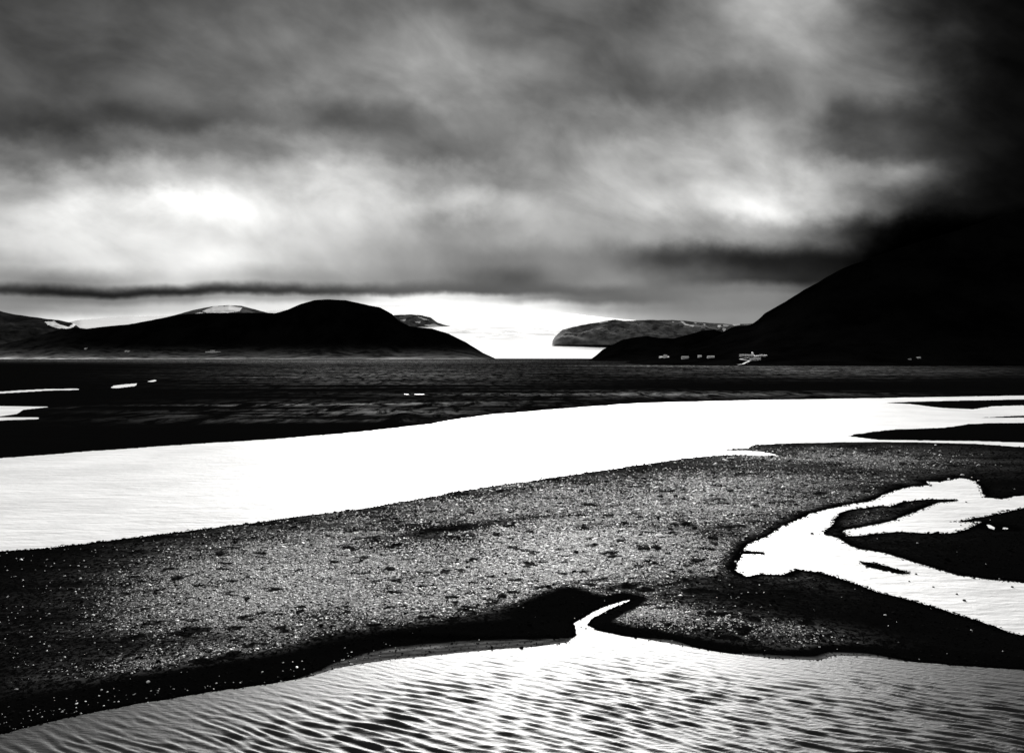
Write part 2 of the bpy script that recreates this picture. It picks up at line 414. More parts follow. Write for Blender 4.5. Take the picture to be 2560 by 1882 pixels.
# pale pebble cover, thinned to the sides to paint in edge darkening (photograph pixels: centre, spread, amount, lean)
PALE = [(1450, 1395, 420, 120, .95, -.10), (1150, 1480, 420, 70, .65, -.12), (760, 1450, 420, 110, .75, -.17), (1750, 1250, 330, 60, .75, -.06), (1350, 1260, 350, 55, .5, -.12),
        (2050, 1150, 330, 28, .38, .02), (500, 1650, 330, 45, .40, -.15), (1630, 1545, 160, 36, .42, .1), (1900, 1580, 220, 30, .2, .15), (2180, 1300, 90, 22, .12, -.15)]
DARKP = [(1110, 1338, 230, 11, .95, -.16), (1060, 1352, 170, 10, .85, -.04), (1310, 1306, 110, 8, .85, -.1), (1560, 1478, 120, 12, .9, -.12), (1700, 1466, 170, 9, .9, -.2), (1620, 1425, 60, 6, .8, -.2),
         (1290, 1545, 170, 20, .95, -.10), (1500, 1462, 70, 9, .9, -.1), (2050, 1170, 250, 10, .55, .05), (1900, 1500, 260, 38, .8, .22), (820, 1462, 60, 6, .5, 0), (560, 1384, 30, 6, .7, 0), (1770, 1340, 60, 14, .5, -.3), (2350, 1500, 300, 120, .9, .3)]  # broad right-hand entry paints edge darkening in by removing pale pebbles
def field(px, py, items):
    t = np.zeros(px.shape)
    for cx, cy, ax, ay, am, lean in items:
        t = np.maximum(t, am * np.exp(-((px - cx) / ax) ** 2 - ((py - cy - lean * (px - cx)) / ay) ** 2))
    return t
def pale_at(X, Y, sm, ss, sn, sp):
    px = 1280 + X / Y * F; py = HOR + H * F / Y
    wob = fbm(X * .06, Y * .06, 51, 3)
    p = field(px + wob * 60, py + wob * 14, PALE)
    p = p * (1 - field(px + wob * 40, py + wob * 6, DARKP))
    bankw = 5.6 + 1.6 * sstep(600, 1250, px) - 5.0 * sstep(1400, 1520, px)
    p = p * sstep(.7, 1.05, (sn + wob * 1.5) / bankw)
    p = p * sstep(0.3, 2.6, ss + wob) * sstep(-.2, 1.5, sm + wob * .5)
    p = np.where(py < 1148, np.where(px > 1500, p, p * 0), p)
    p = p * (.38 + .62 * sstep(-50, 700, px)) * (1 - .92 * sstep(.36, .46, fbm(X * .55, Y * .75, 95, 3)) * (px > 300))  # first factor paints darkening towards the left edge into the pebble cover
    p = p * (1 - .5 * sstep(.15, .5, fbm(X * .05, Y * .12, 97, 4)))
    far = sstep(1150, 1135, py) * (1 - sstep(1500, 1560, px) * (py > 1100))
    # distant flats, faint streaks
    q = .16 * np.exp(-((px - 900) / 420) ** 2 - ((py - 903) / 6) ** 2) + .10 * np.exp(-((px - 950) / 350) ** 2 - ((py - 935) / 26) ** 2)
    q += .11 * np.exp(-((px - 2000) / 420) ** 2 - ((py - 925) / 16) ** 2) + .09 * np.exp(-((px - 1600) / 500) ** 2 - ((py - 988) / 7) ** 2)
    q += .10 * np.exp(-((px - 850) / 360) ** 2 - ((py - (1030 - (px - 850) * .02)) / 20) ** 2)
    q += .14 * np.exp(-((px - 800) / 420) ** 2 - ((py - (1013 - (px - 800) * .012)) / 2.2) ** 2)
    q += .12 * np.exp(-((px - 300) / 500) ** 2 - ((py - 900) / 5) ** 2)
    q += .30 * np.exp(-((px - 1650) / 220) ** 2 - ((py - (916 + (px - 1650) * .006)) / 1.1) ** 2)
    p = np.where(far > .5, q, p)
    return np.clip(p, 0, 1), far

# ------------------------------------------------------------------ ground sheet
cols = np.concatenate([-np.geomspace(9000, 420, 26), np.arange(-380, 2945, 3.5), 2560 + np.geomspace(420, 9000, 26)])
rows = np.concatenate([HOR + np.array([2.2, 3.0, 3.8, 4.6, 5.4, 6.2]), np.arange(893, 1050, 1.1), np.arange(1050, 1960, 1.9), np.array([1980, 2020, 2080, 2180, 2350, 2700, 3400, 5000])])
PX, PY = np.meshgrid(cols, rows)
Yg = H * F / (PY - HOR); Xg = (PX - 1280) / F * Yg
Zg, sm, ss, sn, sp = land_field(Xg, Yg)
silt_g = SILT.copy()
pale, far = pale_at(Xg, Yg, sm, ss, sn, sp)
wet = 1 - sstep(.02, .07, Zg)
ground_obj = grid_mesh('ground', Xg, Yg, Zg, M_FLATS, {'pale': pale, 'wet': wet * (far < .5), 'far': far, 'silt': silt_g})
tag(ground_obj, kind='structure')

gs = 40000.0
bed = bpy.data.meshes.new('river_bed')
bed.from_pydata([(-gs, -3000, -1.6), (gs, -3000, -1.6), (gs, gs, -1.6), (-gs, gs, -1.6)], [], [(0, 1, 2, 3)])
bed.materials.append(plain_mat('black_sand', .006, .9, 0.0))
tag(link(bpy.data.objects.new('river_bed', bed)), kind='structure')

# ------------------------------------------------------------------ water sheets (split along the middle of the gravel bar)
SPLIT = [(-9000, 2500), (-2500, 2080), (-600, 1700), (0, 1640), (800, 1560), (1300, 1490), (1560, 1490), (1900, 1520), (2289, 1560), (2560, 1625), (3300, 1762), (9000, 2600)]
sxp = [a for a, b in SPLIT]; syp = [b for a, b in SPLIT]
cw = np.concatenate([-np.geomspace(6000, 320, 12), np.arange(-300, 2880, 4.2), 2560 + np.geomspace(340, 6000, 12)])
tw = np.linspace(0, 1, 300)
ysp = np.interp(cw, sxp, syp)
PYn = ysp[None, :] + (np.maximum(2050, ysp + 150)[None, :] - ysp[None, :]) * tw[:, None]
extra = np.array([2150, 2350, 2800, 3800, 6500])[:, None] + np.zeros((1, len(cw))) + np.maximum(ysp - 1900, 0)[None, :]
PYn = np.concatenate([PYn, extra]); PXn = np.repeat(cw[None, :], PYn.shape[0], 0)
Yn = H * F / (PYn - HOR); Xn = (PXn - 1280) / F * Yn
snn = signed(poly_ground(NEAR_CHANNEL), Xn, Yn)
rng = np.random.default_rng(5)
Zn = np.zeros(Xn.shape)
wx = Xn + fbm(Xn * .05, Yn * .05, 61, 3) * 1.6; wy = Yn + fbm(Xn * .05, Yn * .05, 71, 3) * 1.6
base_ang = math.atan2(15, 7)
for i in range(54):
    lam = 0.38 * (2.5 ** rng.random()); ang = base_ang + rng.normal() * math.radians(8)
    k = 2 * math.pi / lam; a = .0112 * lam ** 1.0
    ph = rng.random() * 6.283
    Zn += a * np.cos(k * (wx * math.cos(ang) + wy * math.sin(ang)) + ph)
Zn = Zn / (1 + 2.0 * np.maximum(-Zn, 0))
gust = .95 + .3 * fbm(Xn * .08, Yn * .05, 81, 3)
shelter = sstep(-.3, 9, -snn) * .85 + .15
Zn = Zn * gust * shelter * sstep(0, .5, -snn)
Zn[300:] = 0
near_water = grid_mesh('near_river_channel', Xn, Yn, Zn, M_NEAR)
tag(near_water, kind='structure')

rw = np.linspace(0, 1, 60)
PYr = (HOR + 26) + (ysp[None, :] - HOR - 26) * rw[:, None] ** 1.0
PXr = np.repeat(cw[None, :], 60, 0)
Yr = H * F / (PYr - HOR); Xr = (PXr - 1280) / F * Yr
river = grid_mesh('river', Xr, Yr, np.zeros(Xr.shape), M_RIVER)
tag(river, kind='structure')

# ------------------------------------------------------------------ mountains
def inside(px, py, poly):
    n = len(poly); ins = np.zeros(px.shape, bool)
    for i in range(n):
        ax, ay = poly[i]; bx, by = poly[(i + 1) % n]
        if ay == by: continue
        ins ^= ((ay > py) != (by > py)) & (px < (bx - ax) * (py - ay) / (by - ay) + ax)
    return ins
HILLS = []
def hill(name, prof, Dr, Db, mat, zb=-3.0, step=4.0, curve=1.25, rough=.10, nscale=400., seed=0, snow=(), palef=None, nf=60, skyj=1.0):
    xs = np.arange(prof[0][0], prof[-1][0] + .1, step)
    ys = np.interp(xs, [p[0] for p in prof], [p[1] for p in prof])
    ys = ys + fbm(xs * .03, xs * 0, seed + 5, 4, .6) * 1.6 * skyj
    zr = np.maximum(H + (HOR - ys) / F * Dr, zb + .5)
    tf = np.linspace(0, 1, nf); tb = np.linspace(1, 2, 16)[1:]
    t = np.concatenate([tf, tb])[:, None]
    PXh = np.repeat(xs[None, :], len(t), 0)
    D = Db + (Dr - Db) * t
    f = np.where(t <= 1, np.clip(t, 0, 1) ** curve, np.clip(2 - t, 0, 1) ** .8)
    X = (PXh - 1280) / F * D; Y = D + np.zeros_like(PXh)
    nn = fbm(X / nscale, Y / nscale * .8, seed, 6, .55)
    ridged = 1 - np.abs(fbm(X / nscale * .9, Y / nscale * .35, seed + 9, 5, .5)) * 2
    env = np.sin(np.pi * np.clip(t, 0, 1)) * (t <= 1) * sstep(0, .6, t) + (t > 1) * .15
    Z = zb + (zr[None, :] - zb) * (f + rough * env * (nn * .8 + ridged * .5 - .4))
    # never stand above the drawn skyline on the front side
    lim = H + (HOR - ys[None, :]) / F * D - .2
    Z = np.where(t < 1, np.minimum(Z, np.maximum(lim, zb)), Z)
    py = HOR - (Z - H) / D * F
    sn_ = np.zeros(Z.shape)
    for poly in snow: sn_[inside(PXh, py, poly)] = 1.0
    pl = palef(PXh, py) if palef else np.zeros(Z.shape)
    o = grid_mesh(name, X, Y, Z, mat, {'snow': sn_, 'pale': pl})
    tag(o, kind='structure')
    HILLS.append(o)
    return o

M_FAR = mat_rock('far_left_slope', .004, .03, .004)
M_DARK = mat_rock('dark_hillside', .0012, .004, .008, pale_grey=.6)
M_CLIFF = mat_rock('nunatak_rock', .03, .17, .012, .1)
M_PEAK = mat_rock('snowy_summit_rock', .02, .12, .006)

def foot_left(px, py):
    w = np.interp(px, [-400, 0, 300, 700, 1000, 1150, 1240], [.7, .9, .8, .8, .8, .4, 0])
    base = np.interp(px, [0, 1240], [897, 898.5])
    return w * (np.exp(-np.maximum(base - py, 0) / 2.6) * 3 + .5 * np.exp(-(np.maximum(base - py, 0) / 17) ** 2)) \
        + .035 * np.exp(-((px - 40) / 130) ** 2) * (py < 880)
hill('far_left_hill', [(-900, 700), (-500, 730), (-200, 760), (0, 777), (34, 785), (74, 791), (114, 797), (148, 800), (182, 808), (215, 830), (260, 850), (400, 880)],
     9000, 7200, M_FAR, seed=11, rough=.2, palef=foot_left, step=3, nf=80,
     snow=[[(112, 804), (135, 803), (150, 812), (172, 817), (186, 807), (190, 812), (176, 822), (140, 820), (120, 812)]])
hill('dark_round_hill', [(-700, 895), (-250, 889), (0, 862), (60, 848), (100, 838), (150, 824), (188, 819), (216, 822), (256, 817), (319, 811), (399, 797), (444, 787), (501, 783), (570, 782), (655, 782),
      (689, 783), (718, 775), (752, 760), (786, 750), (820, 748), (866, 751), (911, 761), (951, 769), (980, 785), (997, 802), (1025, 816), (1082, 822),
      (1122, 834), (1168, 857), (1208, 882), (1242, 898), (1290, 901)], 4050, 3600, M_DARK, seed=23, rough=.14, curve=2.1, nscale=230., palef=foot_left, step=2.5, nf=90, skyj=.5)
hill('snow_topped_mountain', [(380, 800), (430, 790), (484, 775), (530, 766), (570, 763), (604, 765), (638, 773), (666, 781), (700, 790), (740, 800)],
     9600, 7600, M_PEAK, zb=330, seed=37, rough=.2, step=2, nf=50, skyj=.5,
     snow=[[(505, 778), (535, 766), (560, 766), (575, 764), (605, 769), (600, 778), (560, 783), (520, 783)], [(470, 788), (500, 781), (520, 784), (490, 790)]])
hill('glacier_rock_ridge', [(930, 800), (960, 792), (991, 787), (1025, 786), (1054, 788), (1077, 794), (1094, 806), (1134, 817), (1152, 826)], 9000, 8700, M_CLIFF,
     zb=275, seed=43, rough=.15, step=1.5, nf=50, snow=[[(1000, 800), (1015, 798), (1012, 803)], [(1040, 790), (1075, 800), (1060, 800)], [(1060, 812), (1085, 810), (1110, 818), (1080, 820)], [(1036, 805), (1052, 803), (1050, 808)], [(1100, 818), (1130, 816), (1136, 820), (1110, 824)]])
hill('glacier_cliff', [(1381, 852), (1386, 843), (1406, 824), (1449, 813), (1499, 804), (1538, 798), (1560, 801), (1613, 800), (1684, 801), (1726, 803), (1776, 807),
      (1830, 810), (1900, 808), (2000, 812)], 6400, 6000, M_CLIFF, zb=95, seed=57, rough=.22, curve=.8, step=2, nf=70, nscale=160., skyj=.9,
     snow=[[(1700, 802), (1708, 803), (1716, 810), (1736, 814), (1733, 817), (1712, 812)], [(1497, 805), (1520, 802), (1520, 805), (1498, 808)], [(1734, 806), (1742, 807), (1740, 810)], [(1758, 809), (1764, 810), (1762, 814)],
           [(1794, 813), (1803, 812), (1800, 818), (1794, 818)], [(1808, 812), (1822, 813), (1820, 816), (1808, 815)], [(1680, 803), (1686, 804), (1682, 807)], [(1806, 821), (1815, 821), (1812, 829), (1808, 829)], [(1832, 811), (1850, 810), (1850, 813), (1834, 814)]])
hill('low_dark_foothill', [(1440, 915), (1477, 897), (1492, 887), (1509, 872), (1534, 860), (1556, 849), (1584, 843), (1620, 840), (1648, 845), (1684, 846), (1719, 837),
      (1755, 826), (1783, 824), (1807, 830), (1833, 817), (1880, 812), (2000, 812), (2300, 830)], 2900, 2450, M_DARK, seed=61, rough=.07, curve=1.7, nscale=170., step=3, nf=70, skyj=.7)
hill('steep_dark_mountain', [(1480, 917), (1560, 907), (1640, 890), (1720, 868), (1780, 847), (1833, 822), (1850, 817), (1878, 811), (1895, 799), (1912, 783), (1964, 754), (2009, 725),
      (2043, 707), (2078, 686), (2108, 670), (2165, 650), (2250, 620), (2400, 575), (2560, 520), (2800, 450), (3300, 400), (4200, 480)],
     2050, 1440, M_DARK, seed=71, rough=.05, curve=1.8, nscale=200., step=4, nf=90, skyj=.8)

# glacier: tongue that spills between the hills and rises to the ice cap
gx = np.arange(-500, 2300, 6.0)
gd = np.concatenate([np.linspace(4150, 6500, 40), np.linspace(6600, 15000, 70), np.linspace(15400, 20000, 10)])
ytop = np.interp(gx, [-500, 60, 140, 200, 330, 420, 650, 760, 900, 1000, 1280, 1400, 1500, 1650, 1800, 2300],
                 [850, 834, 814, 799, 790, 788, 778, 770, 764, 762, 770, 780, 792, 806, 812, 830])
gg = np.interp(gd, [4150, 6000, 8000, 11000, 15000], [0, .27, .53, .80, 1.0])
ysx = 897.5 + (ytop[None, :] - 897.5) * gg[:, None]
D2 = gd[:, None] + 0 * gx[None, :]
Zi = H + (HOR - ysx) / F * D2
back = D2 > 15000
Zi = np.where(back, H + (HOR - ytop[None, :]) / F * 15000 - (D2 - 15000) * .04, Zi)
Xi = (gx[None, :] - 1280) / F * D2
Zi = Zi + fbm(Xi / 500, D2 / 300, 91, 5, .6) * 9 * sstep(4200, 6000, D2) * (~back)
Zi = Zi - 4 * (D2 < 4200)
pyi = HOR - (Zi - H) / D2 * F
pxi = gx[None, :] + 0 * D2
dirt = np.exp(-((pyi - 833) / 20) ** 2) * sstep(1090, 1150, pxi) * .85 + .3 * np.exp(-((pyi - 885) / 8) ** 2) * sstep(1380, 1450, pxi) + .2 * np.exp(-((pyi - 770) / 12) ** 2)
tag(grid_mesh('glacier', Xi, D2, Zi, M_ICE, {'dirt': dirt}), kind='structure')

# ------------------------------------------------------------------ sight-line placing
bpy.context.view_layer.update()
deps = bpy.context.evaluated_depsgraph_get()
TREES = [(o, BVHTree.FromObject(o, deps)) for o in HILLS[-2:] + HILLS[:2]]
def on_hill(px, py):
    d = Vector(((px - 1280) / F, 1, (HOR - py) / F)).normalized(); best = None
    for o, t in TREES:
        hit = t.ray_cast(Vector((0, 0, H)), d)
        if hit[0] is not None and (best is None or hit[3] < best[1]): best = (hit[0], hit[3])
    return best[0] if best else Vector(ground(px, max(py, HOR + 8)))
GT = BVHTree.FromObject(ground_obj, deps)
def on_ground(px, py):
    d = Vector(((px - 1280) / F, 1, (HOR - py) / F)).normalized()
    hit = GT.ray_cast(Vector((0, 0, H)), d)
    return hit[0] if hit[0] is not None else Vector(ground(px, py))

# ------------------------------------------------------------------ farm buildings
def mesh_obj(name, verts, faces, mat, parent=None):
    me = bpy.data.meshes.new(name); me.from_pydata(verts, [], faces); me.materials.append(mat); me.update()
    bm = bmesh.new(); bm.from_mesh(me); bmesh.ops.recalc_face_normals(bm, faces=bm.faces); bm.to_mesh(me); bm.free()
    return link(bpy.data.objects.new(name, me), parent)
def box(x0, x1, y0, y1, z0, z1):
    v = [(x, y, z) for z in (z0, z1) for y in (y0, y1) for x in (x0, x1)]
    f = [(0, 1, 3, 2), (4, 6, 7, 5), (0, 4, 5, 1), (2, 3, 7, 6), (0, 2, 6, 4), (1, 5, 7, 3)]
    return v, f
M_WALL = plain_mat('whitewashed_wall', .88, .7, .3, .06, .6)
M_ROOFP = plain_mat('pale_tin_roof', .70, .5, .4, .12, .8)
M_ROOFD = plain_mat('dark_tin_roof', .10, .6, .3, .2, .8)
M_PANE = plain_mat('window_glass', .02, .15, .6, .1)
M_DOOR = plain_mat('dark_door', .05, .6, .3, .2)
M_CONC = plain_mat('pale_concrete', .6, .8, .3, .15, .5)

def building(name, px, py, wpx, hpx, label, cat, depth=8, roof='pale', chimney=False, windows=3, door=True, tower=False, turn=0.0, group='white farm buildings at the foot of the mountains'):
    p = on_hill(px, py)
    s = p.y / F
    w = wpx * s; h = hpx * s
    wall_h = h * .62; rise = h * .38; depth = depth * max(1, p.y / 1700)
    root = link(bpy.data.objects.new(name, None)); root.location = p; root.rotation_euler = (0, 0, turn)
    tag(root, label, cat, group)
    x0, x1, y0, y1 = -w / 2, w / 2, 0, depth
    # walls with gable ends, one body
    zt = wall_h; zr = wall_h + rise; ym = depth / 2; zf = -3.0
    v = [(x0, y0, zf), (x1, y0, zf), (x1, y1, zf), (x0, y1, zf), (x0, y0, zt), (x1, y0, zt), (x1, y1, zt), (x0, y1, zt), (x0, ym, zr), (x1, ym, zr)]
    f = [(0, 1, 5, 4), (1, 2, 6, 9, 5), (2, 3, 7, 6), (3, 0, 4, 8, 7), (0, 3, 2, 1), (4, 5, 9, 8), (6, 7, 8, 9)]
    mesh_obj('wall', v, f, M_WALL, root)
    e = .4; th = .25; sl = rise / ym
    rv = []
    for yy, zz in ((y0 - e, zt - e * sl), (ym, zr), (y1 + e, zt - e * sl)):
        for xx in (x0 - e, x1 + e):
            rv += [(xx, yy, zz + .06), (xx, yy, zz + .06 + th)]
    rf = [(1, 3, 7, 5), (5, 7, 11, 9), (0, 4, 6, 2), (4, 8, 10, 6), (0, 2, 3, 1), (8, 9, 11, 10), (0, 1, 5, 4), (4, 5, 9, 8), (2, 6, 7, 3), (6, 10, 11, 7)]
    r = mesh_obj('roof', rv, rf, M_ROOFP if roof == 'pale' else M_ROOFD, root)
    if chimney:
        mesh_obj('chimney', *box(x0 + w * .3, x0 + w * .3 + .9, ym - .4, ym + .5, zr - .5, zr + 1.4), M_CONC, root)
    if windows:
        wm_ = min(1.3, w * .12)
        slots = windows + (1 if door else 0)
        for k in range(slots):
            cx = x0 + w * (k + .5) / slots
            if door and k == slots // 2:
                mesh_obj('door', *box(cx - .55, cx + .55, y0 - .06, y0 - .005, 0, min(2.1, zt * .8)), M_DOOR, root)
            else:
                fr = mesh_obj('window', *box(cx - wm_ / 2 - .1, cx + wm_ / 2 + .1, y0 - .05, y0 - .005, zt * .38, zt * .80), M_CONC, root)
                mesh_obj('pane', *box(cx - wm_ / 2, cx + wm_ / 2, y0 - .08, y0 - .052, zt * .42, zt * .76), M_PANE, fr)
    if tower:
        mesh_obj('tower', *box(x1 - 4, x1 - .5, ym - 1.6, ym + 1.6, zt * .5, zr + 3.0), M_WALL, root)
        tz = zr + 3.0
        mesh_obj('tower_roof', [(x1 - 4.2, ym - 1.8, tz), (x1 - .3, ym - 1.8, tz), (x1 - .3, ym + 1.8, tz), (x1 - 4.2, ym + 1.8, tz), (x1 - 2.25, ym, tz + 2.4)],
                 [(0, 1, 4), (1, 2, 4), (2, 3, 4), (3, 0, 4), (0, 3, 2, 1)], M_ROOFP, root)
    return root

B = building
B('farm_shed', 1653, 895, 8, 4.5, 'small white shed at the left end of the row of farms under the right mountain', 'shed', windows=1, door=False)
B('farmhouse', 1664, 895, 8, 8, 'tall narrow white farmhouse close right of the leftmost small shed', 'house', windows=1, chimney=True)
B('garage', 1670.5, 894, 4, 3.5, 'tiny low white outhouse touching the tall narrow farmhouse', 'outhouse', windows=0)
B('barn', 1713.5, 897, 17, 6.5, 'long white barn, second farm from the left below the right mountain', 'barn', windows=5)
B('farmhouse', 1750, 893.5, 8, 5.5, 'lone white cottage between two long barns below the right mountain', 'house', windows=2, chimney=True)
B('barn', 1778, 895, 17, 5.5, 'long white barn just left of the dark gap before the big farm cluster', 'barn', windows=5)
B('barn', 1856.5, 891.5, 11, 6, 'bulky white barn at the left end of the big farm cluster', 'barn', windows=3)
B('farmhouse', 1868, 891.5, 9, 5.5, 'white farmhouse between bulky barn and towered building in the big cluster', 'house', windows=3, chimney=True)
B('farmhouse', 1875.5, 891.5, 6.5, 5, 'low white house against the left side of the towered building', 'house', windows=2)
B('chapel', 1882, 891.5, 7, 6, 'white building with a short square tower in the big farm cluster', 'chapel', windows=2, tower=True, roof='pale')
B('shed', 1893, 891.8, 14, 3, 'very low long white shed right of the towered building', 'shed', windows=4)
B('farmhouse', 1904.5, 891, 7, 4.5, 'small white house at the right end of the very low long shed', 'house', windows=2)
B('shed', 1914, 891, 8, 3.8, 'detached white shed at the right edge of the big farm cluster', 'shed', windows=1)
B('barn', 1881, 901.5, 9, 6, 'left white barn of the lower row beside the zigzag track', 'barn', windows=3)
B('farmhouse', 1889.5, 901, 8, 7, 'middle white house of the lower row, tallest beside the zigzag track', 'house', windows=3, chimney=True)
B('barn', 1897.5, 900.5, 9, 6, 'right white barn of the lower row beside the zigzag track', 'barn', windows=3)
B('shed', 2276, 899, 6, 2.5, 'dim small shed on the black slope far right, left of the pair', 'shed', windows=0, roof='dark')
B('farmhouse', 2298, 896, 8, 3.2, 'bright small house alone on the black slope far to the right', 'house', windows=1, chimney=False)
B('farmhouse', 213, 873.5, 5, 4, 'tiny white house above the left shore beneath the far left hill', 'house', windows=1, depth=10)
B('farmhouse', 314, 880, 5, 4, 'left white house of the close pair on the left shore', 'house', windows=2, depth=10)
B('farmhouse', 320.5, 880, 4.5, 3.6, 'right white house of the close pair on the left shore', 'house', windows=1, depth=10)
B('barn', 523, 881.5, 20, 3, 'very long white farm building at the foot of the dark round hill', 'barn', windows=6, depth=10)
B('barn', 543, 881, 18, 2.6, 'white barn continuing right of the very long farm building on the left shore', 'barn', windows=5, depth=10)
B('farmhouse', 531, 877.5, 12, 3, 'dim house uphill behind the very long farm building', 'house', windows=3, depth=10, roof='dark')

# farm track zigzagging up to the cluster
track_px = [(1845, 912), (1857, 910.5), (1866, 906), (1874, 903), (1868, 901.3), (1856, 899.5), (1850, 898), (1862, 896.3), (1874, 894.5)]
dense = []
for (ax, ay), (bx_, by_) in zip(track_px[:-1], track_px[1:]):
    for k in range(4): dense.append((ax + (bx_ - ax) * k / 4, ay + (by_ - ay) * k / 4))
dense.append(track_px[-1])
tp = [on_hill(x, y) for x, y in dense]
tv = []; tf_ = []
for i, p in enumerate(tp):
    a = tp[max(i - 1, 0)]; b = tp[min(i + 1, len(tp) - 1)]
    d = (b - a); d.z = 0; d.normalize(); nrm = Vector((-d.y, d.x, 0)) * 2.2
    tv += [(p + nrm + Vector((0, 0, .5)))[:], (p - nrm + Vector((0, 0, .5)))[:]]
    if i: tf_.append((2 * i - 2, 2 * i - 1, 2 * i + 1, 2 * i))
track = mesh_obj('farm_track', tv, tf_, M_CONC)
tag(track, kind='structure')

# ------------------------------------------------------------------ gravel: pale and dark cobbles over the bars (nobody could count them)
def stone_mat():
    m, nt, b = new_mat('cobble')
    tone = mAttr(nt, 'tone', 'INSTANCER')
    n = mNoise(nt, 3.0, 4, .6)
    mGrey(nt, mM(nt, 'MULTIPLY', tone, mSS(nt, n, .3, .7, .75, 1.15)), b)
    b.inputs['Roughness'].default_value = .5
    nt.links.new(mSS(nt, tone, .03, .3, 0, .5), b.inputs['Specular IOR Level'])
    return m
M_STONE = stone_mat()
rng = np.random.default_rng(12)
NS = 620000
spx = rng.uniform(-120, 2680, NS); spy = rng.uniform(1105, 1860, NS)
Ys = H * F / (spy - HOR); Xs = (spx - 1280) / F * Ys
zs, m1, m2, m3, m4 = land_field(Xs[None, :], Ys[None, :])
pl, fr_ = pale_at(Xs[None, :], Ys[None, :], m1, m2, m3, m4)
zs, pl, m1, m2, m3, m4 = [a[0] for a in (zs, pl, m1, m2, m3, m4)]
u = rng.random(NS)
pl_ok = np.clip(np.maximum(pl - .05, 0) * 1.2 + .006 * (1 - sstep(1700, 2150, spx)) * sstep(6, 11, m3) + .0008, 0, 1)  # fewer pale cobbles to the right, edge darkening painted in by tone
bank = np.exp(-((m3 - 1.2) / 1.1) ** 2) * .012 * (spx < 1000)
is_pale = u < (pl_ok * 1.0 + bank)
edge_ = np.exp(-((np.minimum(m1, m2) + .15) / .55) ** 2)
is_dark = (~is_pale) & ((u > .93) | (u > 1 - .5 * edge_))
keep = (~((spy < 1152) & (spx < 1560))) & ((zs > -.02) | ((zs > -.07) & is_dark & (edge_ > .2))) & (is_pale | is_dark) & (spy > 1112)
Xs, Ys, zs, is_pale, pl, spy = Xs[keep], Ys[keep], zs[keep], is_pale[keep], pl[keep], spy[keep]
ns = len(Xs)
szpx = np.exp(rng.normal(1.02, .40, ns))               # width on the photograph, pixels
size = np.clip(szpx * Ys / F, .05, .62) * .5
size *= np.where(rng.random(ns) < .012, 1.5, 1)
tone = np.where(is_pale, np.clip(rng.beta(2.4, 2.0, ns) * .8 + .06, 0, .85), rng.uniform(.002, .010, ns))
me = bpy.data.meshes.new('gravel'); me.vertices.add(ns)
me.vertices.foreach_set('co', np.stack([Xs, Ys, zs + size * .12], -1).astype(np.float32).ravel())
def addf(k, a): me.attributes.new(k, 'FLOAT', 'POINT').data.foreach_set('value', a.astype(np.float32))
def addv(k, a): me.attributes.new(k, 'FLOAT_VECTOR', 'POINT').data.foreach_set('vector', a.astype(np.float32).ravel())
addf('tone', tone)
addv('size3', np.stack([size * rng.uniform(.8, 1.5, ns), size * rng.uniform(.7, 1.2, ns), size * rng.uniform(.35, .7, ns)], -1))
addv('turn', np.stack([rng.normal(0, .25, ns), rng.normal(0, .25, ns), rng.uniform(0, 6.28, ns)], -1))
me.materials.append(M_STONE)
gravel = link(bpy.data.objects.new('gravel', me))
tag(gravel, kind='stuff')
ng = bpy.data.node_groups.new('scatter_cobbles', 'GeometryNodeTree')
ng.interface.new_socket('Geometry', in_out='INPUT', socket_type='NodeSocketGeometry')
ng.interface.new_socket('Geometry', in_out='OUTPUT', socket_type='NodeSocketGeometry')
gi = ng.nodes.new('NodeGroupInput'); go = ng.nodes.new('NodeGroupOutput')
ico = ng.nodes.new('GeometryNodeMeshIcoSphere'); ico.inputs['Subdivisions'].default_value = 2; ico.inputs['Radius'].default_value = 1
nzn = ng.nodes.new('ShaderNodeTexNoise'); nzn.inputs['Scale'].default_value = 1.1
sp_ = ng.nodes.new('GeometryNodeSetPosition')
vsub = ng.nodes.new('ShaderNodeVectorMath'); vsub.operation = 'SUBTRACT'; vsub.inputs[1].default_value = (.5, .5, .5)
vsc = ng.nodes.new('ShaderNodeVectorMath'); vsc.operation = 'SCALE'; vsc.inputs['Scale'].default_value = 1.1
ng.links.new(nzn.outputs['Color'], vsub.inputs[0]); ng.links.new(vsub.outputs[0], vsc.inputs[0])
ng.links.new(ico.outputs[0], sp_.inputs['Geometry']); ng.links.new(vsc.outputs[0], sp_.inputs['Offset'])
smt = ng.nodes.new('GeometryNodeSetMaterial'); smt.inputs['Material'].default_value = M_STONE
ng.links.new(sp_.outputs[0], smt.inputs['Geometry'])
iop = ng.nodes.new('GeometryNodeInstanceOnPoints')
def named(k, t):
    n = ng.nodes.new('GeometryNodeInputNamedAttribute'); n.data_type = t; n.inputs['Name'].default_value = k; return n.outputs['Attribute']
ng.links.new(gi.outputs[0], iop.inputs['Points']); ng.links.new(smt.outputs[0], iop.inputs['Instance'])
ng.links.new(named('size3', 'FLOAT_VECTOR'), iop.inputs['Scale'])
e2r = ng.nodes.new('FunctionNodeEulerToRotation'); ng.links.new(named('turn', 'FLOAT_VECTOR'), e2r.inputs[0])
ng.links.new(e2r.outputs[0], iop.inputs['Rotation'])
ng.links.new(iop.outputs[0], go.inputs[0])
md = gravel.modifiers.new('scatter', 'NODES'); md.node_group = ng

